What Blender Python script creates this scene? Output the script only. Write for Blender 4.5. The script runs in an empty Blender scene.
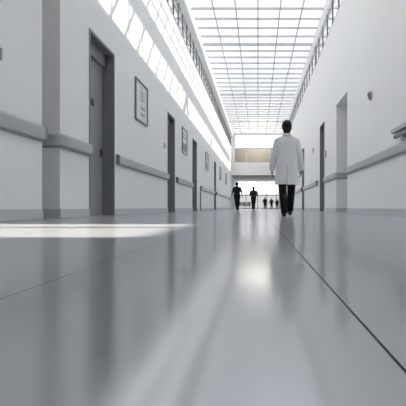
import bpy, bmesh, math, random
from mathutils import Vector, Matrix
random.seed(4)
S = bpy.context.scene
COL = S.collection

# ------------------------------------------------------------------ camera, sky, sun, exposure
CAM_H = 0.17
F_PX = 410.0
cd = bpy.data.cameras.new('camera'); cam = bpy.data.objects.new('camera', cd); COL.objects.link(cam)
cd.sensor_width = 36.0; cd.lens = 36.0 * F_PX / 406.0
cd.shift_x = -55.0 / 406.0; cd.shift_y = 4.5 / 406.0
cd.clip_start = 0.02; cd.clip_end = 500
cam.location = (0, 0, CAM_H); cam.rotation_euler = (math.pi / 2, 0, 0)
S.camera = cam

SUN_TO = Vector((1.0, 0.41, 0.51)).normalized()      # direction towards the sun
W = bpy.data.worlds.new('sky'); S.world = W; W.use_nodes = True
nt = W.node_tree; nt.nodes.clear()
def wn(t, **k):
    n = nt.nodes.new(t)
    for a, b in k.items(): setattr(n, a, b)
    return n
tc = wn('ShaderNodeTexCoord')
sep = wn('ShaderNodeSeparateXYZ'); nt.links.new(tc.outputs['Generated'], sep.inputs[0])
elev = wn('ShaderNodeMapRange'); nt.links.new(sep.outputs['Z'], elev.inputs['Value'])
elev.inputs['From Min'].default_value = 0.0; elev.inputs['From Max'].default_value = 0.9
sk = wn('ShaderNodeMix', data_type='RGBA'); nt.links.new(elev.outputs[0], sk.inputs['Factor'])
sk.inputs['A'].default_value = (1.0, 0.97, 0.93, 1); sk.inputs['B'].default_value = (0.86, 0.92, 1.0, 1)
nz = wn('ShaderNodeTexNoise'); nz.inputs['Scale'].default_value = 5.0; nz.inputs['Detail'].default_value = 4
nt.links.new(tc.outputs['Generated'], nz.inputs['Vector'])
nr = wn('ShaderNodeMapRange'); nt.links.new(nz.outputs['Fac'], nr.inputs['Value'])
nr.inputs['From Min'].default_value = 0.3; nr.inputs['From Max'].default_value = 0.7
nr.inputs['To Min'].default_value = 0.88; nr.inputs['To Max'].default_value = 1.15
sm = wn('ShaderNodeVectorMath', operation='SCALE'); nt.links.new(sk.outputs['Result'], sm.inputs[0]); nt.links.new(nr.outputs[0], sm.inputs['Scale'])
gd = wn('ShaderNodeVectorMath', operation='DOT_PRODUCT'); nt.links.new(tc.outputs['Generated'], gd.inputs[0])
gd.inputs[1].default_value = Vector((0.0, 1.0, 0.165)).normalized()
gm = wn('ShaderNodeMath', operation='MAXIMUM'); nt.links.new(gd.outputs['Value'], gm.inputs[0]); gm.inputs[1].default_value = 0
gp = wn('ShaderNodeMath', operation='POWER'); nt.links.new(gm.outputs[0], gp.inputs[0]); gp.inputs[1].default_value = 900
gp2 = wn('ShaderNodeMath', operation='POWER'); nt.links.new(gm.outputs[0], gp2.inputs[0]); gp2.inputs[1].default_value = 900
g2m = wn('ShaderNodeMath', operation='MULTIPLY_ADD'); nt.links.new(gp2.outputs[0], g2m.inputs[0]); g2m.inputs[1].default_value = 0.0
gs_ = wn('ShaderNodeMath', operation='MULTIPLY'); nt.links.new(gp.outputs[0], gs_.inputs[0]); gs_.inputs[1].default_value = 2.8
nt.links.new(gs_.outputs[0], g2m.inputs[2])
gc = wn('ShaderNodeVectorMath', operation='SCALE'); gc.inputs[0].default_value = (1.0, 0.90, 0.72); nt.links.new(g2m.outputs[0], gc.inputs['Scale'])
ad = wn('ShaderNodeVectorMath', operation='ADD'); nt.links.new(sm.outputs[0], ad.inputs[0]); nt.links.new(gc.outputs[0], ad.inputs[1])
bg = wn('ShaderNodeBackground'); nt.links.new(ad.outputs[0], bg.inputs['Color']); bg.inputs['Strength'].default_value = 3.35
wo = wn('ShaderNodeOutputWorld'); nt.links.new(bg.outputs[0], wo.inputs['Surface'])

sd = bpy.data.lights.new('sun', 'SUN'); sd.energy = 13.0; sd.angle = math.radians(0.7); sd.color = (1.0, 0.93, 0.82)
sun = bpy.data.objects.new('sun', sd); COL.objects.link(sun)
sun.rotation_euler = (-SUN_TO).to_track_quat('-Z', 'Y').to_euler(); sun.location = (30, 12, 20)

S.view_settings.view_transform = 'Standard'; S.view_settings.look = 'None'
S.view_settings.gamma = 1.0; S.view_settings.use_curve_mapping = False
S.view_settings.exposure = 0.87
try:
    S.cycles.use_denoising = True; S.cycles.use_adaptive_sampling = False
    S.cycles.max_bounces = 10; S.cycles.diffuse_bounces = 6; S.cycles.transparent_max_bounces = 16
    S.cycles.sample_clamp_indirect = 8.0
except Exception: pass

# ------------------------------------------------------------------ materials
def mat(name, col, rough=0.5, spec=0.5, metal=0.0, noise=0.0, nscale=6.0, bump=0.0, bscale=60.0, coat=0.0):
    m = bpy.data.materials.new(name); m.use_nodes = True
    n = m.node_tree.nodes; l = m.node_tree.links; b = n['Principled BSDF']
    b.inputs['Roughness'].default_value = rough; b.inputs['Metallic'].default_value = metal
    b.inputs['Specular IOR Level'].default_value = spec; b.inputs['Coat Weight'].default_value = coat
    t = n.new('ShaderNodeTexCoord')
    nz = n.new('ShaderNodeTexNoise'); nz.inputs['Scale'].default_value = nscale; nz.inputs['Detail'].default_value = 5
    l.new(t.outputs['Object'], nz.inputs['Vector'])
    mx = n.new('ShaderNodeMix'); mx.data_type = 'RGBA'; l.new(nz.outputs['Fac'], mx.inputs['Factor'])
    mx.inputs['A'].default_value = (*[c * (1 - noise) for c in col], 1)
    mx.inputs['B'].default_value = (*[min(1, c * (1 + noise)) for c in col], 1)
    l.new(mx.outputs['Result'], b.inputs['Base Color'])
    if bump:
        n2 = n.new('ShaderNodeTexNoise'); n2.inputs['Scale'].default_value = bscale; l.new(t.outputs['Object'], n2.inputs['Vector'])
        bp = n.new('ShaderNodeBump'); bp.inputs['Strength'].default_value = bump; bp.inputs['Distance'].default_value = 0.01
        l.new(n2.outputs['Fac'], bp.inputs['Height']); l.new(bp.outputs[0], b.inputs['Normal'])
    return m

def glass(name, tint, gloss=0.06):
    m = bpy.data.materials.new(name); m.use_nodes = True
    n = m.node_tree.nodes; l = m.node_tree.links; n.clear()
    t = n.new('ShaderNodeBsdfTransparent'); t.inputs[0].default_value = (*tint, 1)
    g = n.new('ShaderNodeBsdfGlossy'); g.inputs['Roughness'].default_value = 0.03
    lw0 = n.new('ShaderNodeLayerWeight'); lw0.inputs[0].default_value = 0.5
    pw = n.new('ShaderNodeMath'); pw.operation = 'POWER'; l.new(lw0.outputs['Facing'], pw.inputs[0]); pw.inputs[1].default_value = 5.0
    lw = n.new('ShaderNodeMath'); lw.operation = 'MULTIPLY_ADD'; l.new(pw.outputs[0], lw.inputs[0]); lw.inputs[1].default_value = 0.6; lw.inputs[2].default_value = 0.02
    mx = n.new('ShaderNodeMixShader'); l.new(lw.outputs[0], mx.inputs[0]); l.new(t.outputs[0], mx.inputs[1]); l.new(g.outputs[0], mx.inputs[2])
    o = n.new('ShaderNodeOutputMaterial'); l.new(mx.outputs[0], o.inputs[0])
    return m

M = {}
M['wall'] = mat('white plaster', (0.87, 0.87, 0.865), 0.55, 0.3, noise=0.015, nscale=2.0, bump=0.03, bscale=120)
M['wall_end'] = mat('cream plaster', (0.92, 0.89, 0.86), 0.6, 0.3, noise=0.015)
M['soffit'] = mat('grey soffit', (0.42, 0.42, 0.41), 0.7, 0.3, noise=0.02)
M['rail'] = mat('grey vinyl rail', (0.41, 0.43, 0.445), 0.38, 0.5, noise=0.03)
M['rail_groove'] = mat('rail retainer', (0.24, 0.26, 0.27), 0.4, 0.5, noise=0.03)
M['rail_cap'] = mat('rail end cap', (0.10, 0.105, 0.11), 0.45, 0.5, noise=0.03)
M['base'] = mat('grey baseboard', (0.55, 0.56, 0.57), 0.4, 0.5, noise=0.03)
M['frame_dark'] = mat('grey door frame', (0.22, 0.225, 0.23), 0.42, 0.5, noise=0.04)
M['leaf'] = mat('grey door leaf', (0.29, 0.295, 0.30), 0.45, 0.5, noise=0.03)
M['black'] = mat('black plastic', (0.015, 0.015, 0.016), 0.4, 0.5, noise=0.1)
M['steel'] = mat('brushed steel', (0.45, 0.46, 0.47), 0.35, 0.5, metal=0.8, noise=0.03)
M['bar'] = mat('painted aluminium', (0.78, 0.785, 0.79), 0.4, 0.5, noise=0.02)
M['clerestory'] = mat('slate aluminium', (0.20, 0.215, 0.23), 0.45, 0.5, noise=0.03)
M['bar_dark'] = mat('grey aluminium', (0.60, 0.62, 0.64), 0.4, 0.5, noise=0.02)
M['white'] = mat('white plastic', (0.72, 0.72, 0.71), 0.4, 0.5, noise=0.01)
M['offwhite'] = mat('grey plastic', (0.50, 0.50, 0.49), 0.4, 0.5, noise=0.02)
M['paper'] = mat('poster paper', (0.70, 0.71, 0.72), 0.3, 0.5, noise=0.02)
M['ink'] = mat('poster ink', (0.36, 0.40, 0.45), 0.4, 0.4, noise=0.05)
M['ink_dark'] = mat('dark poster ink', (0.16, 0.17, 0.19), 0.4, 0.4, noise=0.05)
M['glass'] = glass('solar control glass', (0.45, 0.455, 0.46))
M['glass_clear'] = glass('clear glass', (0.97, 0.975, 0.98))
M['glass_tint'] = glass('bronze tinted glass', (0.20, 0.196, 0.185))
M['glass_grey'] = glass('grey lower glass', (0.33, 0.335, 0.34))
M['glass_end'] = glass('end wall glass', (0.58, 0.585, 0.59))
M['coat'] = mat('white cotton coat', (0.80, 0.81, 0.84), 0.85, 0.2, noise=0.04, nscale=20, bump=0.25, bscale=14)
M['coat_seam'] = mat('coat seam', (0.52, 0.535, 0.57), 0.9, 0.2, noise=0.04)
M['skin'] = mat('skin', (0.12, 0.066, 0.047), 0.55, 0.4, noise=0.05)
M['skin_dark'] = mat('brown skin', (0.09, 0.05, 0.038), 0.55, 0.4, noise=0.05)
M['hair'] = mat('black hair', (0.012, 0.011, 0.012), 0.6, 0.3, noise=0.3, nscale=60, bump=0.6, bscale=140)
M['trousers'] = mat('black trousers', (0.012, 0.012, 0.015), 0.85, 0.2, noise=0.15, nscale=20, bump=0.2, bscale=18)
M['shoe'] = mat('black leather', (0.010, 0.010, 0.011), 0.35, 0.5, noise=0.1)
M['shirt'] = mat('black shirt', (0.014, 0.014, 0.016), 0.85, 0.2, noise=0.15, nscale=20)
M['jacket'] = mat('charcoal jacket', (0.025, 0.026, 0.03), 0.85, 0.2, noise=0.15, nscale=20)
M['eye'] = mat('eye', (0.55, 0.53, 0.5), 0.2, 0.5, noise=0.02)
M['lip'] = mat('lip', (0.28, 0.12, 0.10), 0.5, 0.4, noise=0.05)

def floor_mat():
    m = bpy.data.materials.new('polished grey floor'); m.use_nodes = True
    n = m.node_tree.nodes; l = m.node_tree.links; b = n['Principled BSDF']
    t = n.new('ShaderNodeTexCoord'); sp = n.new('ShaderNodeSeparateXYZ'); l.new(t.outputs['Object'], sp.inputs[0])
    nz = n.new('ShaderNodeTexNoise'); nz.inputs['Scale'].default_value = 1.3; nz.inputs['Detail'].default_value = 6
    l.new(t.outputs['Object'], nz.inputs['Vector'])
    mx = n.new('ShaderNodeMix'); mx.data_type = 'RGBA'; l.new(nz.outputs['Fac'], mx.inputs['Factor'])
    mx.inputs['A'].default_value = (0.365, 0.37, 0.38, 1); mx.inputs['B'].default_value = (0.39, 0.395, 0.405, 1)
    prev = None
    for x, w in ((-1.50, 0.010), (-0.478, 0.0035), (0.153, 0.0042)):
        s = n.new('ShaderNodeMath'); s.operation = 'COMPARE'; l.new(sp.outputs['X'], s.inputs[0]); s.inputs[1].default_value = x; s.inputs[2].default_value = w / 2
        if prev is None: prev = s
        else:
            a = n.new('ShaderNodeMath'); a.operation = 'MAXIMUM'; l.new(prev.outputs[0], a.inputs[0]); l.new(s.outputs[0], a.inputs[1]); prev = a
    m2 = n.new('ShaderNodeMix'); m2.data_type = 'RGBA'; l.new(prev.outputs[0], m2.inputs['Factor']); l.new(mx.outputs['Result'], m2.inputs['A'])
    m2.inputs['B'].default_value = (0.05, 0.052, 0.055, 1); 
    rr = n.new('ShaderNodeMapRange'); l.new(prev.outputs[0], rr.inputs['Value']); rr.inputs['To Min'].default_value = 0.115; rr.inputs['To Max'].default_value = 0.7
    n3 = n.new('ShaderNodeTexNoise'); n3.inputs['Scale'].default_value = 2.2; n3.inputs['Detail'].default_value = 5; l.new(t.outputs['Object'], n3.inputs['Vector'])
    ra = n.new('ShaderNodeMath'); ra.operation = 'MULTIPLY_ADD'; l.new(n3.outputs['Fac'], ra.inputs[0]); ra.inputs[1].default_value = 0.06; l.new(rr.outputs[0], ra.inputs[2])
    out = n['Material Output']
    df = n.new('ShaderNodeBsdfDiffuse'); l.new(m2.outputs['Result'], df.inputs['Color'])
    gl = n.new('ShaderNodeBsdfGlossy'); l.new(ra.outputs[0], gl.inputs['Roughness']); gl.inputs['Color'].default_value = (0.93, 0.96, 1.0, 1)
    lw = n.new('ShaderNodeLayerWeight'); lw.inputs[0].default_value = 0.5
    pw = n.new('ShaderNodeMath'); pw.operation = 'POWER'; l.new(lw.outputs['Facing'], pw.inputs[0]); pw.inputs[1].default_value = 5.0
    fa = n.new('ShaderNodeMath'); fa.operation = 'MULTIPLY_ADD'; l.new(pw.outputs[0], fa.inputs[0]); fa.inputs[1].default_value = 0.16; fa.inputs[2].default_value = 0.35
    ks = n.new('ShaderNodeMath'); ks.operation = 'MULTIPLY_ADD'; l.new(prev.outputs[0], ks.inputs[0]); ks.inputs[1].default_value = -0.85; ks.inputs[2].default_value = 1.0
    fm = n.new('ShaderNodeMath'); fm.operation = 'MULTIPLY'; l.new(fa.outputs[0], fm.inputs[0]); l.new(ks.outputs[0], fm.inputs[1])
    ms = n.new('ShaderNodeMixShader'); l.new(fm.outputs[0], ms.inputs[0]); l.new(df.outputs[0], ms.inputs[1]); l.new(gl.outputs[0], ms.inputs[2])
    n.remove(b); l.new(ms.outputs[0], out.inputs['Surface'])
    return m
M['floor'] = floor_mat()

# ------------------------------------------------------------------ mesh helpers
def box(bm, x0, x1, y0, y1, z0, z1, bev=0.0):
    r = bmesh.ops.create_cube(bm, size=1.0)
    for v in r['verts']:
        v.co = Vector(((x0 + x1) / 2 + v.co.x * (x1 - x0), (y0 + y1) / 2 + v.co.y * (y1 - y0), (z0 + z1) / 2 + v.co.z * (z1 - z0)))
    if bev:
        es = list({e for v in r['verts'] for e in v.link_edges})
        bmesh.ops.bevel(bm, geom=es, offset=bev, segments=2, profile=0.5, affect='EDGES')

def cyl(bm, a, b, r0, r1=None, seg=16):
    a = Vector(a); b = Vector(b); d = b - a
    mt = Matrix.Translation((a + b) / 2) @ d.to_track_quat('Z', 'Y').to_matrix().to_4x4()
    bmesh.ops.create_cone(bm, cap_ends=True, cap_tris=False, segments=seg, radius1=r0, radius2=r0 if r1 is None else r1, depth=d.length, matrix=mt)

def ell(bm, c, r, rot=None, seg=16):
    mt = Matrix.Translation(Vector(c))
    if rot is not None: mt = mt @ rot.to_4x4()
    mt = mt @ Matrix.Diagonal((r[0], r[1], r[2], 1))
    bmesh.ops.create_uvsphere(bm, u_segments=seg, v_segments=seg // 2 + 2, radius=1.0, matrix=mt)

def cap(bm, a, ra, b, rb, seg=14):
    ell(bm, a, (ra,) * 3, seg=seg); ell(bm, b, (rb,) * 3, seg=seg); cyl(bm, a, b, ra, rb, seg)

def sweep(bm, path, prof):
    """profile of (offset to the right of travel, z) swept along a plan polyline"""
    P = [Vector(p) for p in path]; rings = []
    for i, p in enumerate(P):
        d0 = (P[i] - P[i - 1]).normalized() if i else (P[1] - P[0]).normalized()
        d1 = (P[i + 1] - P[i]).normalized() if i + 1 < len(P) else d0
        n0 = Vector((d0.y, -d0.x)); n1 = Vector((d1.y, -d1.x))
        nn = (n0 + n1).normalized(); k = 1 / max(0.3, nn.dot(n0))
        rings.append([bm.verts.new((p.x + nn.x * o * k, p.y + nn.y * o * k, z)) for o, z in prof])
    for a, b in zip(rings, rings[1:]):
        for j in range(len(prof)):
            q = (j + 1) % len(prof); bm.faces.new((a[j], a[q], b[q], b[j]))
    bm.faces.new(rings[0]); bm.faces.new(list(reversed(rings[-1])))
    bmesh.ops.recalc_face_normals(bm, faces=bm.faces)

def link(name, bm, m, parent=None, smooth=False):
    me = bpy.data.meshes.new(name); bm.to_mesh(me); bm.free(); me.materials.append(m)
    if smooth: me.polygons.foreach_set('use_smooth', [True] * len(me.polygons))
    o = bpy.data.objects.new(name, me); COL.objects.link(o)
    if parent is not None: o.parent = parent
    return o

def tag(o, label=None, cat=None, group=None, kind=None):
    if label: o['label'] = label
    if cat: o['category'] = cat
    if group: o['group'] = group
    if kind: o['kind'] = kind
    return o

def thing(name, label, cat, loc=(0, 0, 0), rz=0, group=None):
    o = bpy.data.objects.new(name, None); o.empty_display_size = 0.1; COL.objects.link(o)
    o.location = loc; o.rotation_euler = (0, 0, rz)
    return tag(o, label, cat, group)

def B(): return bmesh.new()
def boxes(name, lst, m, parent=None, bev=0.0):
    bm = B()
    for b in lst: box(bm, *b, bev=bev)
    return link(name, bm, m, parent)
def struct(name, lst, m, label=None, cat=None, parent=None):
    o = boxes(name, lst, m, parent)
    if parent is None: tag(o, label, cat, None, 'structure')
    return o

# ------------------------------------------------------------------ the shell
XL, XR = -3.25, 3.0            # inner wall faces
TH = 0.40                      # wall thickness
SILL, BEAM, TOP = 7.52, 8.57, 9.17
DL, DR = 3.63, 4.08            # door heads left and right
Y0, YE, YG = -8.0, 50.0, 61.0  # back wall, bridge, end glazing
Y_SKY = 2.3                    # the glass roof starts here

struct('floor', [(-7, 10, Y0 - 0.4, YG + 0.3, -0.3, 0)], M['floor'], 'polished grey vinyl floor with long dark seams', 'floor')

def wall(name, x0, x1, openings, label):
    """boxes of a long wall broken by openings (y0, y1, head)"""
    lst = []; y = Y0
    for a, b, h in sorted(openings):
        lst.append((x0, x1, y, a, 0, SILL)); lst.append((x0, x1, a, b, h, SILL)); y = b
    lst.append((x0, x1, y, YG, 0, SILL))
    return struct(name, lst, M['wall'], label, 'wall')
DOORS_L = [(7.88, 9.27), (14.72, 15.99), (20.3, 21.75), (30.3, 31.7)]
DOORS_R = [(18.5, 19.85), (26.6, 27.9)]
NICHE_L = (6.17, 6.73, 4.6)
NICHE_R = (13.77, 15.70, DR)
SIDE = (3.2, 7.8, 4.0)  # opening into the added lobby, for the sun patch on the floor
wall('wall_left', XL - TH, XL, [(a, b, DL) for a, b in DOORS_L] + [NICHE_L], 'tall white plaster wall with three framed posters')
wall('wall_right', XR, XR + TH, [(a, b, DR) for a, b in DOORS_R] + [NICHE_R, SIDE], 'tall white plaster wall beside the person in the white coat')
struct('wall_behind', [(XL - TH, XR + TH, Y0 - 0.3, Y0, 0, SILL)], M['wall'])
# passages opening off the corridor
struct('wall_passage', [(-6.0, XL - TH, NICHE_L[1], NICHE_L[1] + 0.3, 0, 4.6), (-6.0, XL - TH, NICHE_L[0] - 0.3, NICHE_L[0], 0, 4.6),
                        (-6.3, -6.0, NICHE_L[0] - 0.3, NICHE_L[1] + 0.3, 0, 4.6), (-6.3, XL - TH, NICHE_L[0] - 0.3, NICHE_L[1] + 0.3, 4.6, 4.8)], M['wall'])
struct('wall_alcove', [(XR + TH, 6.2, NICHE_R[1], NICHE_R[1] + 0.3, 0, DR), (XR + TH, 6.2, NICHE_R[0] - 0.3, NICHE_R[0], 0, DR),
                       (6.2, 6.5, NICHE_R[0] - 0.3, NICHE_R[1] + 0.3, 0, DR), (XR + TH, 6.5, NICHE_R[0] - 0.3, NICHE_R[1] + 0.3, DR, DR + 0.2)], M['wall'])
# unseen side lobby, added so its roof light lets sun onto the floor
LX = 9.3
struct('wall_added_lobby', [(XR + TH, LX, 2.7, 3.0, 0, 4.3), (XR + TH, LX, 8.4, 8.7, 0, 4.3), (LX, LX + 0.3, 2.7, 8.7, 0, 4.3)], M['wall'])
RL = (4.6, 7.98, 5.80, 7.74)
struct('ceiling_added_lobby', [(XR + TH, RL[0], 2.7, 8.7, 4.3, 4.42), (RL[1], LX + 0.3, 2.7, 8.7, 4.3, 4.42),
                         (RL[0], RL[1], 2.7, RL[2], 4.3, 4.42), (RL[0], RL[1], RL[3], 8.7, 4.3, 4.42)], M['wall'])
w = struct('window_added_lobby', [(RL[0], RL[1], 6.97, 7.05, 4.32, 4.42)], M['bar'])
boxes('pane', [(RL[0], RL[1], RL[2], RL[3], 4.36, 4.37)], M['glass_clear'], w)

# roof: solid over the near end, glass grid over the rest
c = struct('ceiling', [(XL - TH, XR + TH, Y0 - 0.3, Y_SKY, SILL, SILL + 0.25),
                       (XL - TH, XR + TH, Y_SKY - 0.25, Y_SKY, SILL, TOP + 0.1)], M['wall'], 'white ceiling framing the long glass roof', 'ceiling')
boxes('edge_beam', [(XL - 0.15, -3.0, Y_SKY, YE, BEAM, TOP), (2.95, XR + 0.15, Y_SKY, YE, BEAM, TOP)], M['bar'], c)
lst = []
y = 2.5
while y < YE - 0.2:
    main = abs((y - 2.5) % 10) < 0.1
    lst.append((-3.0, 2.95, y - (0.05 if main else 0.03), y + (0.05 if main else 0.03), TOP - (0.12 if main else 0.07), TOP + 0.02)); y += 1.0
boxes('cross_bar', lst, M['bar_dark'], c)
boxes('long_bar', [(x - 0.028, x + 0.028, Y_SKY, YE, TOP - 0.06, TOP + 0.02) for x in (-2, -1, 0, 1, 2)], M['bar_dark'], c)
boxes('glass_roof', [(-3.2, 3.15, Y_SKY, YE, TOP + 0.03, TOP + 0.045)], M['glass'], c)
# sun screen rafters over the outside of both clerestories
lst = []
y = 2.5
while y < YE - 0.2:
    main = abs((y - 1.5) % 10) < 0.1
    h = 0.26 if main else 0.045
    lst.append((XR + 0.16, 5.3, y - h, y + h, 8.66, 8.74)); lst.append((-5.5, XL - 0.16, y - 0.045, y + 0.045, 8.66, 8.74)); y += 1.0
boxes('sunshade_rafter', lst, M['bar'], c)

# clerestories
for nm, x0, x1, lab in (('window_1', XL - 0.06, XL, 'strip of clerestory glazing above the poster wall'), ('window_2', XR, XR + 0.06, 'strip of clerestory glazing above the wall with no posters')):
    lst = []; y = Y_SKY + 0.6
    while y < YE:
        lst.append((x0, x1, y - 0.035, y + 0.035, SILL, BEAM)); y += 1.0 if nm == 'window_1' else 1.25
    lst.append((x0, x1, Y_SKY, YE, SILL, SILL + 0.05))
    if nm == 'window_1': lst.append((x0 + 0.01, x1 - 0.01, Y_SKY, YE, 8.10, 8.14))
    else: lst += [(x0, x1, yy - 0.18, yy + 0.18, SILL, BEAM) for yy in (21.5, 31.5, 41.5)]
    w = struct(nm, lst, M['clerestory'], lab, 'window')
    xm = (x0 + x1) / 2
    boxes('pane', [(xm - 0.006, xm + 0.006, Y_SKY, YE, SILL, BEAM)], M['glass'], w)

# far end: high window, bronze band, bridge front, glazed end wall
Z1, Z2, Z3 = 7.42, 5.67, 4.12
struct('wall_end', [(XL, XR, YE, YE + 0.3, Z3, Z2), (XL, XL + 0.42, YE, YE + 0.3, Z2, TOP)], M['wall_end'], 'pale bridge front spanning the far end of the corridor', 'wall')
struct('ceiling_end', [(XL, XR, YE + 0.3, YG, Z3, Z3 + 0.2)], M['soffit'])
struct('wall_beyond', [(XL - TH, XL, YE, YG, SILL, SILL + 0.05), (XR, XR + TH, YE, YG, SILL, SILL + 0.05)], M['wall'])
boxes('end_beam', [(XL, XR, YE - 0.1, YE + 0.25, TOP - 0.18, TOP + 0.05)], M['bar'], c)
w = struct('window_3', [(XL + 0.42, XR, YE + 0.05, YE + 0.2, Z1 - 0.07, Z1 + 0.07)] + [(x - 0.05, x + 0.05, YE + 0.05, YE + 0.2, Z2, Z1) for x in (-1.45, 0.0, 1.45)]
           + [(XL + 0.42, XL + 0.5, YE + 0.05, YE + 0.2, Z1, TOP)], M['bar'], 'high end window where the low sun glares', 'window')
boxes('pane', [(XL + 0.42, XR, YE + 0.12, YE + 0.13, Z1, TOP)], M['glass'], w)
boxes('tinted_pane', [(XL + 0.42, XR, YE + 0.12, YE + 0.13, Z2, Z1)], M['glass_tint'], w)['label'] = 'brown tinted lower pane'
w = struct('window_4', [(x - 0.05, x + 0.05, YG, YG + 0.12, 0, Z3) for x in (-3.2, -1.78, -0.05, 1.3, 2.7)] + [(XL, XR, YG, YG + 0.12, 1.95, 2.12), (XL, XR, YG, YG + 0.12, 0, 0.12), (XL, XR, YG, YG + 0.12, Z3 - 0.1, Z3)],
           M['bar_dark'], 'tall glazed end wall behind the far walkers', 'window')
boxes('pane', [(XL, XR, YG + 0.05, YG + 0.06, 2.0, Z3)], M['glass_end'], w)
boxes('grey_pane', [(XL, XR, YG + 0.05, YG + 0.06, 0, 2.0)], M['glass_grey'], w)['label'] = 'grey lower pane'

# ------------------------------------------------------------------ baseboards
def baseboard(name, segs, side):
    lst = []
    for a, b in segs:
        lst.append((XL, XL + 0.018, a, b, 0, 0.145) if side == 'l' else (XR - 0.018, XR, a, b, 0, 0.145))
    return lst
def gaps(ops):
    y = Y0; r = []
    for a, b in sorted(ops):
        r.append((y, a)); y = b
    r.append((y, YG)); return r
struct('baseboard_left', baseboard('', gaps(DOORS_L + [NICHE_L[:2]]), 'l') + [(-6.0, XL + 0.018, NICHE_L[1] - 0.018, NICHE_L[1], 0, 0.145)], M['base'], 'grey baseboard along the poster wall', 'baseboard')
struct('baseboard_right', baseboard('', gaps(DOORS_R + [NICHE_R[:2], SIDE[:2]]), 'r') + [(XR - 0.018, 6.2, NICHE_R[1] - 0.018, NICHE_R[1], 0, 0.145)], M['base'], 'grey baseboard along the wall beside the white coat', 'baseboard')

# ------------------------------------------------------------------ doors
def door(n, y0, y1, side, label):
    s = 1 if side == 'l' else -1            # +1: wall lies towards -x
    xw = XL if side == 'l' else XR; h = DL if side == 'l' else DR
    fx = lambda d0, d1: (min(xw - s * d0, xw - s * d1), max(xw - s * d0, xw - s * d1))
    f = 0.05
    a, b = fx(-0.012, 0.36)
    fr = struct('door_%d' % n, [(a, b, y0, y0 + f, 0, h), (a, b, y1 - f, y1, 0, h), (a, b, y0 + f, y1 - f, h - f, h)], M['frame_dark'], label, 'door')
    a, b = fx(0.17, 0.36)
    boxes('door_stop', [(a, b, y0 + f, y0 + f + 0.05, 0, h - f), (a, b, y1 - f - 0.05, y1 - f, 0, h - f), (a, b, y0 + f, y1 - f, h - f - 0.28, h - f)], M['frame_dark'], fr)
    a, b = fx(0.24, 0.30)
    lf = boxes('door_leaf', [(a, b, y0 + f + 0.05, y1 - f - 0.05, 0.0, h - f - 0.25)], M['leaf'], fr)
    a, b = fx(0.215, 0.245)
    bm = B(); yh = y0 + 0.72
    box(bm, a, b, yh - 0.07, yh + 0.07, 2.31, 2.45, bev=0.004)
    link('card_reader', bm, M['black'], lf)
    bm = B(); yh = y1 - f - 0.13
    box(bm, a, b, yh - 0.03, yh + 0.03, 1.29, 1.47, bev=0.004)
    xo = xw - s * 0.185
    cyl(bm, (xw - s * 0.235, yh, 1.38), (xo, yh, 1.38), 0.014); cyl(bm, (xo, yh + 0.01, 1.38), (xo, yh - 0.13, 1.38), 0.014)
    link('handle', bm, M['black'], lf, False)
lab = ['grey door leaf in deep dark frame, nearest door on the poster wall', 'dark recessed door just past the first poster', 'dark recessed door just past the second poster', 'narrow far door beyond the third poster']
for i, (a, b) in enumerate(DOORS_L): door(i + 1, a, b, 'l', lab[i])
lab = ['dark recessed door just beyond the open alcove', 'far dark door seen beside the sleeve of the white coat']
for i, (a, b) in enumerate(DOORS_R): door(i + 5, a, b, 'r', lab[i])

# ------------------------------------------------------------------ handrails
def rail_profile(z0, z1, t=0.085):
    r = 0.022
    return [(0.0, z0 + 0.012), (t - r, z0), (t - 0.006, z0 + 0.007), (t, z0 + r), (t, z1 - r - 0.02), (t - 0.008, z1 - 0.02), (t - r - 0.012, z1), (0.0, z1)]
def arc_corner(c, a0, a1, r, n=6):
    return [(c[0] + r * math.cos(a0 + (a1 - a0) * i / n), c[1] + r * math.sin(a0 + (a1 - a0) * i / n)) for i in range(n + 1)]
def rail(path, side, label, caps=(True, True), dark=False):
    z0, z1 = (1.175, 1.38) if side == 'l' else (1.30, 1.515)
    p0 = path[0]
    t = thing('handrail', label, 'handrail', (p0[0], p0[1], z0), group='wall handrails')
    def rel(bm):
        bmesh.ops.translate(bm, verts=bm.verts, vec=(-p0[0], -p0[1], -z0)); return bm
    bm = B(); sweep(bm, path, rail_profile(z0, z1)); link('rail_body', rel(bm), M['rail'], t)
    bm = B(); zz = z0 - 0.012
    sweep(bm, path, [(0.0, zz - 0.012), (0.05, zz - 0.012), (0.05, zz + 0.022), (0.0, zz + 0.022)]); link('retainer', rel(bm), M['rail_groove'], t)
    for i, (q, q2) in enumerate(((path[0], path[1]), (path[-1], path[-2]))):
        if not caps[i]: continue
        d = (Vector(q) - Vector(q2)).normalized()
        a, b = Vector(q), Vector(q) + d * 0.05
        pth = [a, b] if i else [b, a]
        bm = B(); sweep(bm, pth, [(o * 1.06, z0 + (z - z0) * 1.05 - 0.006) for o, z in rail_profile(z0, z1)])
        link('end_cap', rel(bm), M['rail_cap'] if dark else M['rail_groove'], t)
    return t
rail([(XL, 2.0), (XL, 6.12)], 'l', 'grey handrail at the picture edge, ending at the narrow passage')
rail([(-5.4, NICHE_L[1])] + arc_corner((XL - 0.10, NICHE_L[1] + 0.10), -math.pi / 2, 0, 0.10, 8) + [(XL, 7.86)], 'l', 'grey handrail curving round the passage corner up to the nearest grey door', (False, True))
rail([(XL, 9.42), (XL, 14.64)], 'l', 'long grey handrail below the first poster')
rail([(XL, 16.3), (XL, 20.2)], 'l', 'grey handrail below the second poster', (True, True), True)
rail([(XL, 23.05), (XL, 30.2)], 'l', 'grey handrail below the third poster', (True, True), True)
rail([(XL, 31.8), (XL, 49.5)], 'l', 'far grey handrail below the two smallest posters', (True, True), True)
rail([(XR, 13.70), (XR, 7.95)], 'r', 'long grey handrail below the round wall sensor')
rail([(XR, 18.40)] + arc_corner((XR + 0.10, NICHE_R[1] + 0.10), math.pi, 1.5 * math.pi, 0.10, 8) + [(6.0, NICHE_R[1])], 'r', 'grey handrail turning into the open alcove', (True, False), True)
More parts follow.
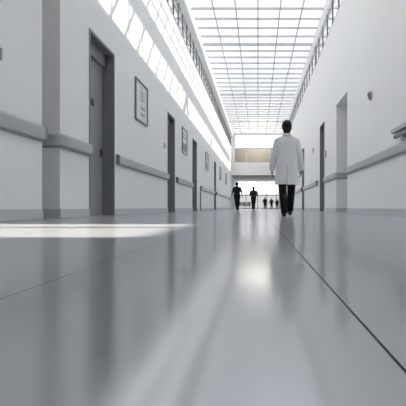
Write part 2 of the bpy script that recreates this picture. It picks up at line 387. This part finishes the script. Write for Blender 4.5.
rail([(XR, 26.5), (XR, 20.6)], 'r', 'grey handrail just right of the white coat, beyond the dark door', (True, True), True)
rail([(XR, 49.5), (XR, 28.0)], 'r', 'far grey handrail hidden mostly behind the white coat', (True, True), True)
# drop post under a rail end
p = thing('rail_post', 'thin grey post under the handrail end below the third poster', 'post', (XL + 0.03, 22.94, 0))
boxes('post_shaft', [(-0.03, 0.03, -0.04, 0.04, 0.03, 1.15)], M['frame_dark'], p)
boxes('foot_plate', [(-0.03, 0.06, -0.07, 0.07, 0.0, 0.03)], M['rail_cap'], p)

# ------------------------------------------------------------------ wall ledge with rod, sensor, small plates
t = thing('wall_shelf', 'grey wall ledge with a dark rod beneath, above the handrail', 'shelf', (XR, 8.78, 1.735))
bm = B(); box(bm, -0.16, 0, -2.2, 0, 0.0, 0.095, bev=0.012); link('ledge', bm, M['rail'], t)
bm = B(); cyl(bm, (-0.10, -2.2, -0.075), (-0.10, -0.18, -0.075), 0.045); link('rod', bm, M['rail_groove'], t, True)
bm = B(); cyl(bm, (-0.10, -0.18, -0.075), (-0.10, -0.13, -0.075), 0.047); link('rod_end', bm, M['black'], t, True)
for yy in (-0.45, -1.9):
    bm = B(); box(bm, -0.10, 0, yy - 0.03, yy + 0.03, -0.12, 0.0, bev=0.005); link('bracket', bm, M['rail_groove'], t)

t = thing('wall_sensor', 'small dark oval wall sensor high above the grey ledge', 'sensor', (XR, 10.85, 3.13))
bm = B(); box(bm, -0.03, 0, -0.10, 0.10, -0.11, 0.11, bev=0.01); link('back_plate', bm, M['offwhite'], t)
bm = B(); ell(bm, (-0.03, 0, 0), (0.07, 0.085, 0.125), Matrix.Rotation(math.radians(-18), 3, 'X')); link('housing', bm, M['frame_dark'], t, True)
bm = B(); ell(bm, (-0.09, -0.02, 0.03), (0.02, 0.028, 0.04)); link('lens', bm, M['black'], t, True)

def plate(name, x, y, z, sx, w, h, label, m, d=0.03):
    t = thing(name, label, 'wall plate', (x, y, z))
    bm = B(); box(bm, min(0, sx * d), max(0, sx * d), -w / 2, w / 2, -h / 2, h / 2, bev=0.006); link('cover', bm, M[m], t)
    bm = B(); a, b = sx * d, sx * (d + 0.012); box(bm, min(a, b), max(a, b), -w * .22, w * .22, -h * .25, h * .25, bev=0.003); link('rocker', bm, M['rail_groove'], t)
plate('switch_plate', XL, 14.2, 2.31, 1, 0.16, 0.20, 'pale switch plate just before the second dark door', 'offwhite')
plate('switch_plate', XL, 5.07, 2.10, 1, 0.20, 0.15, 'grey plate cut by the picture edge above the nearest handrail', 'leaf')
plate('switch_plate', XR, 18.05, 2.52, -1, 0.14, 0.34, 'thin grey plate between the alcove and the dark door', 'leaf')
plate('switch_plate', XR, 22.2, 3.25, -1, 0.22, 0.26, 'small grey plate high between the two dark doors', 'leaf')

# ------------------------------------------------------------------ framed posters
def poster(y, label, w=1.16, h=1.10, z=3.07, style=0):
    t = thing('framed_poster', label, 'framed poster', (XL, y, z - h / 2), group='framed posters')
    f = 0.035
    bm = B()
    box(bm, 0, 0.05, -w / 2, -w / 2 + f, 0, h); box(bm, 0, 0.05, w / 2 - f, w / 2, 0, h)
    box(bm, 0, 0.05, -w / 2 + f, w / 2 - f, 0, f); box(bm, 0, 0.05, -w / 2 + f, w / 2 - f, h - f, h)
    link('frame', bm, M['frame_dark'], t)
    pp = boxes('print', [(0.0, 0.02, -w / 2 + f, w / 2 - f, f, h - f)], M['paper'], t)
    rnd = random.Random(int(y * 10)); bm = B(); zz = h - 0.16
    if style == 0:
        while zz > 0.52:
            L = rnd.uniform(0.35, 0.7); box(bm, 0.02, 0.023, -0.15, -0.15 + L * 0.75, zz, zz + 0.035); zz -= rnd.choice((0.065, 0.065, 0.1))
        for q in (0.36, 0.18): box(bm, 0.02, 0.023, -0.1, 0.32, q, q + 0.1)
        link('printed_lines', bm, M['ink'], pp)
    else:
        box(bm, 0.02, 0.023, -w * .36, w * .36, h * .62, h * .66); box(bm, 0.02, 0.023, -w * .36, w * .1, h * .74, h * .78)
        box(bm, 0.02, 0.023, -w * .38, w * .38, h * .10, h * .42)
        link('printed_block', bm, M['ink_dark'] if style == 1 else M['ink'], pp)
poster(11.37, 'large framed poster between the first two grey doors', style=0)
poster(18.05, 'framed poster with a dark block, between the second and third doors', style=1)
poster(25.9, 'framed poster between the third and fourth doors', style=2)
poster(35.2, 'small framed poster just past the farthest door', w=1.1, style=2)
poster(41.5, 'smallest framed poster, closest to the far end wall', w=1.1, style=2)

# ------------------------------------------------------------------ waiting bench at the far end
t = thing('waiting_bench', 'grey metal waiting bench before the glazed end wall', 'bench', (-1.9, 56.5, 0))
for i in range(3):
    bm = B(); x = -0.62 + i * 0.62
    box(bm, x - 0.28, x + 0.28, -0.25, 0.25, 0.42, 0.46, bev=0.012); link('seat', bm, M['steel'], t)
    bm = B(); box(bm, x - 0.28, x + 0.28, 0.22, 0.26, 0.50, 0.92, bev=0.012); link('backrest', bm, M['steel'], t)
boxes('beam', [(-0.95, 0.95, -0.05, 0.05, 0.35, 0.42)] + [(-0.62 + i * .62 - .03, -0.62 + i * .62 + .03, 0.0, 0.26, 0.42, 0.52) for i in range(3)], M['rail_groove'], t)
for x in (-0.75, 0.75): boxes('leg', [(x - 0.03, x + 0.03, -0.28, 0.28, 0, 0.04), (x - 0.03, x + 0.03, -0.03, 0.03, 0.04, 0.36)], M['rail_groove'], t)

# ------------------------------------------------------------------ people
def fuse(name, bm, m, parent, voxel, smooth=4):
    """overlapping solids grown into one continuous surface"""
    me = bpy.data.meshes.new(name); bm.to_mesh(me); bm.free()
    o = bpy.data.objects.new(name, me); COL.objects.link(o)
    r = o.modifiers.new('r', 'REMESH'); r.mode = 'VOXEL'; r.voxel_size = voxel
    s = o.modifiers.new('s', 'SMOOTH'); s.factor = 0.5; s.iterations = smooth
    dg = bpy.context.evaluated_depsgraph_get(); dg.update()
    me2 = bpy.data.meshes.new_from_object(o.evaluated_get(dg)); me2.name = name
    o.modifiers.clear(); o.data = me2; bpy.data.meshes.remove(me)
    me2.materials.clear(); me2.materials.append(m)
    me2.polygons.foreach_set('use_smooth', [True] * len(me2.polygons))
    if parent is not None: o.parent = parent
    return o

def V(*a): return Vector(a)
def hand(bm, w, d, side, curl=0.5):
    """palm and five fingers from wrist w along d; thumb points forward (+y)"""
    d = d.normalized(); f = V(0, 1, 0); f = (f - d * f.dot(d)).normalized(); n = d.cross(f) * side      # n: palm normal, towards the body
    if n.x * side > 0: n = -n
    for k in (-1, 0, 1): cap(bm, w + f * 0.014 * k, 0.016, w + d * 0.085 + f * 0.026 * k, 0.0145, 10)
    for k, L in zip((-1.5, -0.5, 0.5, 1.5), (0.055, 0.072, 0.078, 0.068)):
        a = w + d * 0.085 + f * 0.0195 * k
        b = a + (d * math.cos(.35 * curl) + n * math.sin(.35 * curl)) * L * 0.5
        c2 = b + (d * math.cos(1.1 * curl) + n * math.sin(1.1 * curl)) * L * 0.32
        e = c2 + (d * math.cos(1.7 * curl) + n * math.sin(1.7 * curl)) * L * 0.25
        cap(bm, a, 0.0092, b, 0.0086, 8); cap(bm, b, 0.0086, c2, 0.008, 8); cap(bm, c2, 0.008, e, 0.0072, 8)
    a = w + d * 0.025 + f * 0.022; b = a + (d * 0.6 + f * 0.7 + n * 0.25).normalized() * 0.038; e = b + (d * 0.85 + f * 0.3 + n * 0.3).normalized() * 0.034
    cap(bm, a, 0.0125, b, 0.0105, 8); cap(bm, b, 0.0105, e, 0.0085, 8)

def person(label, loc, H, J, skin, hair, top, bottom, kind='shirt', voxel=0.012, rz=0.0, hair_long=False, girth=1.0):
    t = thing('person', label, 'person', loc, rz)
    k = H / 1.75
    J = {a: V(*b) for a, b in J.items()}
    hc = J['head']
    bm = B()
    # trunk, neck and head
    ell(bm, J['pelvis'], (0.155, 0.105, 0.12)); ell(bm, J['waist'], (0.135, 0.095, 0.15)); ell(bm, J['chest'], (0.165, 0.115, 0.19))
    for s in 'lr':
        cap(bm, J['neck'] - V(0, 0, 0.055), 0.045, J['sho_' + s] - V(0, 0, 0.01), 0.052)
    cap(bm, J['neck'] - V(0, 0.01, 0.04), 0.064, hc - V(0, 0.005, 0.06), 0.056)
    ell(bm, hc + V(0, -0.008, 0.022), (0.076, 0.094, 0.096), seg=20); ell(bm, hc + V(0, 0.022, -0.045), (0.058, 0.066, 0.07), seg=20)
    ell(bm, hc + V(0, 0.045, -0.098), (0.026, 0.026, 0.02))
    cap(bm, hc + V(0, 0.086, 0.015), 0.011, hc + V(0, 0.104, -0.028), 0.014)                       # nose
    ell(bm, hc + V(0, 0.080, 0.028), (0.05, 0.012, 0.012))                                        # brow
    for s in (-1, 1): ell(bm, hc + V(s * 0.08, -0.008, -0.008), (0.012, 0.024, 0.034))             # ears
    for s in 'lr':
        sg = -1 if s == 'l' else 1
        cap(bm, J['sho_' + s], 0.054, J['elb_' + s], 0.040); cap(bm, J['elb_' + s], 0.040, J['wri_' + s], 0.027)
        hand(bm, J['wri_' + s], J.get('hd_' + s, J['wri_' + s] - J['elb_' + s]), sg)
        cap(bm, J['hip_' + s], 0.088, J['kne_' + s], 0.058); cap(bm, J['kne_' + s], 0.058, J['ank_' + s], 0.038)
        a = J['ank_' + s]; toe = J['toe_' + s]
        cap(bm, a - V(0, 0.0, 0.025), 0.028, toe + (a - toe) * 0.35, 0.020)
    body = fuse('body', bm, M[skin], t, voxel, 3)
    for s in (-1, 1):
        bm = B(); ell(bm, hc + V(s * 0.031, 0.080, 0.008), (0.012, 0.010, 0.009), seg=10); link('eye', bm, M['eye'], t, True)
    bm = B(); ell(bm, hc + V(0, 0.086, -0.060), (0.022, 0.008, 0.007), seg=10); link('mouth', bm, M['lip'], t, True)
    # hair: a cap over the skull, kept off the face
    bm = B()
    ell(bm, hc + V(0, -0.016, 0.034), (0.092, 0.106, 0.101), seg=24)
    ell(bm, hc + V(0, -0.045, -0.03), (0.080, 0.064, 0.085), seg=20)
    if hair_long: ell(bm, hc + V(0, -0.05, -0.12), (0.085, 0.05, 0.15), seg=20)
    for v in bm.verts:
        if v.co.y > hc.y + 0.062 and v.co.z < hc.z + 0.07: v.co.y = hc.y + 0.062
        if abs(v.co.x) > 0.078 and v.co.z < hc.z - 0.005 and v.co.y > hc.y - 0.03: v.co.x *= 0.88
    fuse('hair', bm, M[hair], t, 0.008, 3)
    # trousers
    bm = B()
    ell(bm, J['pelvis'], (0.168, 0.118, 0.13))
    for s in 'lr':
        a = J['ank_' + s]; kn = J['kne_' + s]
        cap(bm, J['hip_' + s], 0.100, kn, 0.074); cap(bm, kn, 0.074, a + (kn - a) * 0.03, 0.062)
        ell(bm, J['hip_' + s] + V(0, -0.04, 0.0), (0.09, 0.085, 0.1))
    fuse('trousers', bm, M[bottom], t, voxel, 4)
    for s in 'lr':
        bm = B(); a = J['ank_' + s]; toe = J['toe_' + s]; d = (toe - a); d.z = 0; d.normalize()
        heel = a - d * 0.035 + V(0, 0, -0.045); lift = V(0, 0, 0.012)
        cap(bm, heel, 0.036, toe - d * 0.02 + lift * 0.3, 0.036); ell(bm, toe - d * 0.005, (0.042, 0.055, 0.032)); cap(bm, a - V(0, 0.005, 0.04), 0.045, a, 0.046)
        for v in bm.verts:                                                       # flat sole
            u = (v.co - heel).dot(d) / max(0.01, (toe - heel).dot(d)); zz = (heel.z - 0.033) * (1 - u) + (toe.z - 0.03) * u
            if v.co.z < zz: v.co.z = zz
        fuse('shoe', bm, M['shoe'], t, min(voxel, 0.009), 3)
    # upper clothing
    bm = B()
    if kind == 'coat':
        rings = [(J['neck'].z + 0.005, .062, .062, 0), (1.465, .105, .075, 0), (1.42, .145, .095, 0), (1.35, .185, .118, 0), (1.25, .192, .125, 0), (1.12, .188, .124, -.005),
                 (1.02, .192, .130, -.012), (0.90, .202, .140, -.012), (0.75, .212, .150, -.012), (0.585, .220, .160, -.012)]
        pr = None
        for z, rx, ry, dy in rings:
            n = 40
            fold = max(0, min(1, (1.0 - z) / 0.3)) * 0.010
            cur = [bm.verts.new((rx * math.cos(2 * math.pi * i / n) * (1 + fold * 4 * math.sin(i * 2.2)), dy + ry * math.sin(2 * math.pi * i / n) * (1 + fold * 4 * math.sin(i * 1.9 + 1)), z)) for i in range(n)]
            if pr: [bm.faces.new((pr[i], pr[(i + 1) % n], cur[(i + 1) % n], cur[i])) for i in range(n)]
            else: bm.faces.new(cur)
            pr = cur
        bm.faces.new(list(reversed(pr))); bmesh.ops.recalc_face_normals(bm, faces=bm.faces)
        for s in 'lr':
            sh, el, wr = J['sho_' + s], J['elb_' + s], J['wri_' + s]
            cap(bm, J['neck'] + V(sh.x * .3, 0, -0.055), 0.055, sh + V(0, 0, -0.012), 0.068)
            cap(bm, sh + V(0, 0, -0.012), 0.070, el, 0.062); cap(bm, el, 0.060, wr + (el - wr) * 0.02, 0.052)
        fuse('coat', bm, M[top], t, voxel, 5)
        # collar, centre back seam with vent, half belt, cuffs
        bm = B(); n = 24; z = J['neck'].z - 0.02; rr = []
        for zz, r in ((z - 0.015, 0.088), (z + 0.035, 0.068), (z + 0.037, 0.061), (z - 0.01, 0.078)):
            rr.append([bm.verts.new((r * 1.05 * math.cos(2 * math.pi * i / n), r * math.sin(2 * math.pi * i / n) - 0.008, zz)) for i in range(n)])
        for a in range(4):
            for i in range(n): bm.faces.new((rr[a][i], rr[a][(i + 1) % n], rr[(a + 1) % 4][(i + 1) % n], rr[(a + 1) % 4][i]))
        bmesh.ops.recalc_face_normals(bm, faces=bm.faces); link('collar', bm, M[top], t, True)
        bm = B()
        for (z0, y0), (z1, y1) in (((0.60, -0.178), (0.75, -0.166)), ((0.75, -0.166), (0.90, -0.155))):
            cyl(bm, (0.0, y0, z0), (0.0, y1, z1), 0.009, seg=8)
        link('back_vent', bm, M['coat_seam'], t)
    else:
        ell(bm, J['chest'] + V(0, 0, -0.01), (0.192, 0.132, 0.19)); ell(bm, J['waist'], (0.178, 0.122, 0.18)); ell(bm, J['pelvis'] + V(0, 0, 0.03), (0.182, 0.13, 0.14)); cap(bm, J['neck'] - V(0, 0.005, 0.05), 0.078, J['neck'] + V(0, -0.005, 0.02), 0.064)
        sl = 0.55 if kind == 'shirt' else 1.0
        for s in 'lr':
            sh, el, wr = J['sho_' + s], J['elb_' + s], J['wri_' + s]
            cap(bm, J['neck'] + V(0, 0, -0.055), 0.06, sh, 0.064)
            if kind == 'shirt': cap(bm, sh, 0.066, sh + (el - sh) * 0.85, 0.060)
            else:
                cap(bm, sh, 0.070, el, 0.056); cap(bm, el, 0.056, wr + (el - wr) * 0.05, 0.042)
        if kind == 'long':
            cap(bm, J['pelvis'], 0.15, J['pelvis'] + V(0, 0, -0.28), 0.17)
        fuse('jacket' if kind != 'shirt' else 'shirt', bm, M[top], t, voxel, 4)
    t.scale = (k * girth, k * girth, k)
    return t

# joints for a 1.75 m body facing +y (away from the camera), origin between the feet on the floor
def pose(**kw):
    J = dict(pelvis=(0, 0, 0.96), waist=(0, 0, 1.10), chest=(0, 0, 1.28), neck=(0, -0.005, 1.485), head=(0, 0.015, 1.625),
             sho_l=(-0.175, 0, 1.40), sho_r=(0.175, 0, 1.40), elb_l=(-0.235, -0.02, 1.13), elb_r=(0.235, -0.02, 1.13),
             wri_l=(-0.255, 0.05, 0.88), wri_r=(0.255, 0.05, 0.88), hip_l=(-0.09, 0, 0.92), hip_r=(0.09, 0, 0.92),
             kne_l=(-0.095, 0.02, 0.49), kne_r=(0.095, 0.02, 0.49), ank_l=(-0.09, -0.01, 0.09), ank_r=(0.09, -0.01, 0.09),
             toe_l=(-0.10, 0.14, 0.03), toe_r=(0.10, 0.14, 0.03))
    J.update(kw); return J

person('person in a long white coat and black trousers walking away', (0.53, 7.53, 0), 1.77,
       pose(sho_l=(-0.168, 0, 1.378), sho_r=(0.168, 0, 1.378), wri_l=(-0.268, 0.03, 0.875), elb_l=(-0.238, -0.035, 1.13), wri_r=(0.262, 0.05, 0.875), elb_r=(0.232, -0.02, 1.13),
            hd_l=(-0.02, 0.1, -1), hd_r=(-0.02, 0.12, -1),
            kne_l=(-0.078, 0.00, 0.49), ank_l=(-0.050, -0.08, 0.085), toe_l=(-0.055, 0.08, 0.03),
            kne_r=(0.092, 0.17, 0.50), ank_r=(0.072, 0.20, 0.115), toe_r=(0.08, 0.355, 0.045)),
       'skin', 'hair', 'coat', 'trousers', 'coat', voxel=0.0065)
person('person in a black T-shirt with hanging arms, walking away beside the poster wall', (-1.31, 25.6, 0), 1.75,
       pose(wri_l=(-0.30, 0.02, 0.89), sho_l=(-0.17, 0, 1.375), sho_r=(0.17, 0, 1.375), elb_l=(-0.255, -0.05, 1.12), wri_r=(0.29, -0.06, 0.89), elb_r=(0.25, -0.07, 1.12), hd_l=(-0.05, 0.1, -1), hd_r=(0.05, 0, -1),
            kne_l=(-0.055, 0.02, 0.49), ank_l=(-0.01, -0.10, 0.085), toe_l=(-0.02, 0.06, 0.03), kne_r=(0.07, 0.20, 0.50), ank_r=(0.035, 0.25, 0.095), toe_r=(0.05, 0.42, 0.04)),
       'skin_dark', 'hair', 'shirt', 'trousers', 'shirt', voxel=0.011, girth=1.12)
person('person in a charcoal jacket with bent elbows, walking away', (-0.34, 31.2, 0), 1.76,
       pose(sho_l=(-0.165, 0, 1.375), sho_r=(0.165, 0, 1.375), elb_l=(-0.245, -0.06, 1.11), elb_r=(0.245, -0.06, 1.11), wri_l=(-0.17, 0.17, 1.09), wri_r=(0.17, 0.17, 1.09), hd_l=(0.5, 0.6, 0), hd_r=(-0.5, 0.6, 0),
            kne_l=(-0.075, 0.12, 0.50), ank_l=(-0.05, 0.14, 0.09), toe_l=(-0.05, 0.30, 0.035), kne_r=(0.06, 0.0, 0.49), ank_r=(0.03, -0.14, 0.09), toe_r=(0.03, 0.01, 0.03)),
       'skin_dark', 'hair', 'jacket', 'trousers', 'jacket', voxel=0.011, girth=1.12)
person('small far person in dark clothes, nearer to the charcoal jacket', (0.99, 57.6, 0), 1.60, pose(wri_l=(-0.30, 0.02, 0.90), wri_r=(0.30, 0.02, 0.90)),
       'skin_dark', 'hair', 'shirt', 'trousers', 'long', voxel=0.014, hair_long=True, girth=1.22)
person('small far person in dark clothes, second from the charcoal jacket', (1.92, 58.2, 0), 1.46, pose(wri_l=(-0.33, 0.0, 0.90), elb_l=(-0.30, 0, 1.14), wri_r=(0.33, 0.0, 0.90), elb_r=(0.30, 0, 1.14)),
       'skin_dark', 'hair', 'shirt', 'trousers', 'long', voxel=0.014, hair_long=True, girth=1.22)
person('far person in a charcoal jacket, half hidden by the leg of the white coat walker', (2.72, 58.6, 0), 1.38, pose(),
       'skin_dark', 'hair', 'jacket', 'trousers', 'jacket', voxel=0.014, girth=1.15)
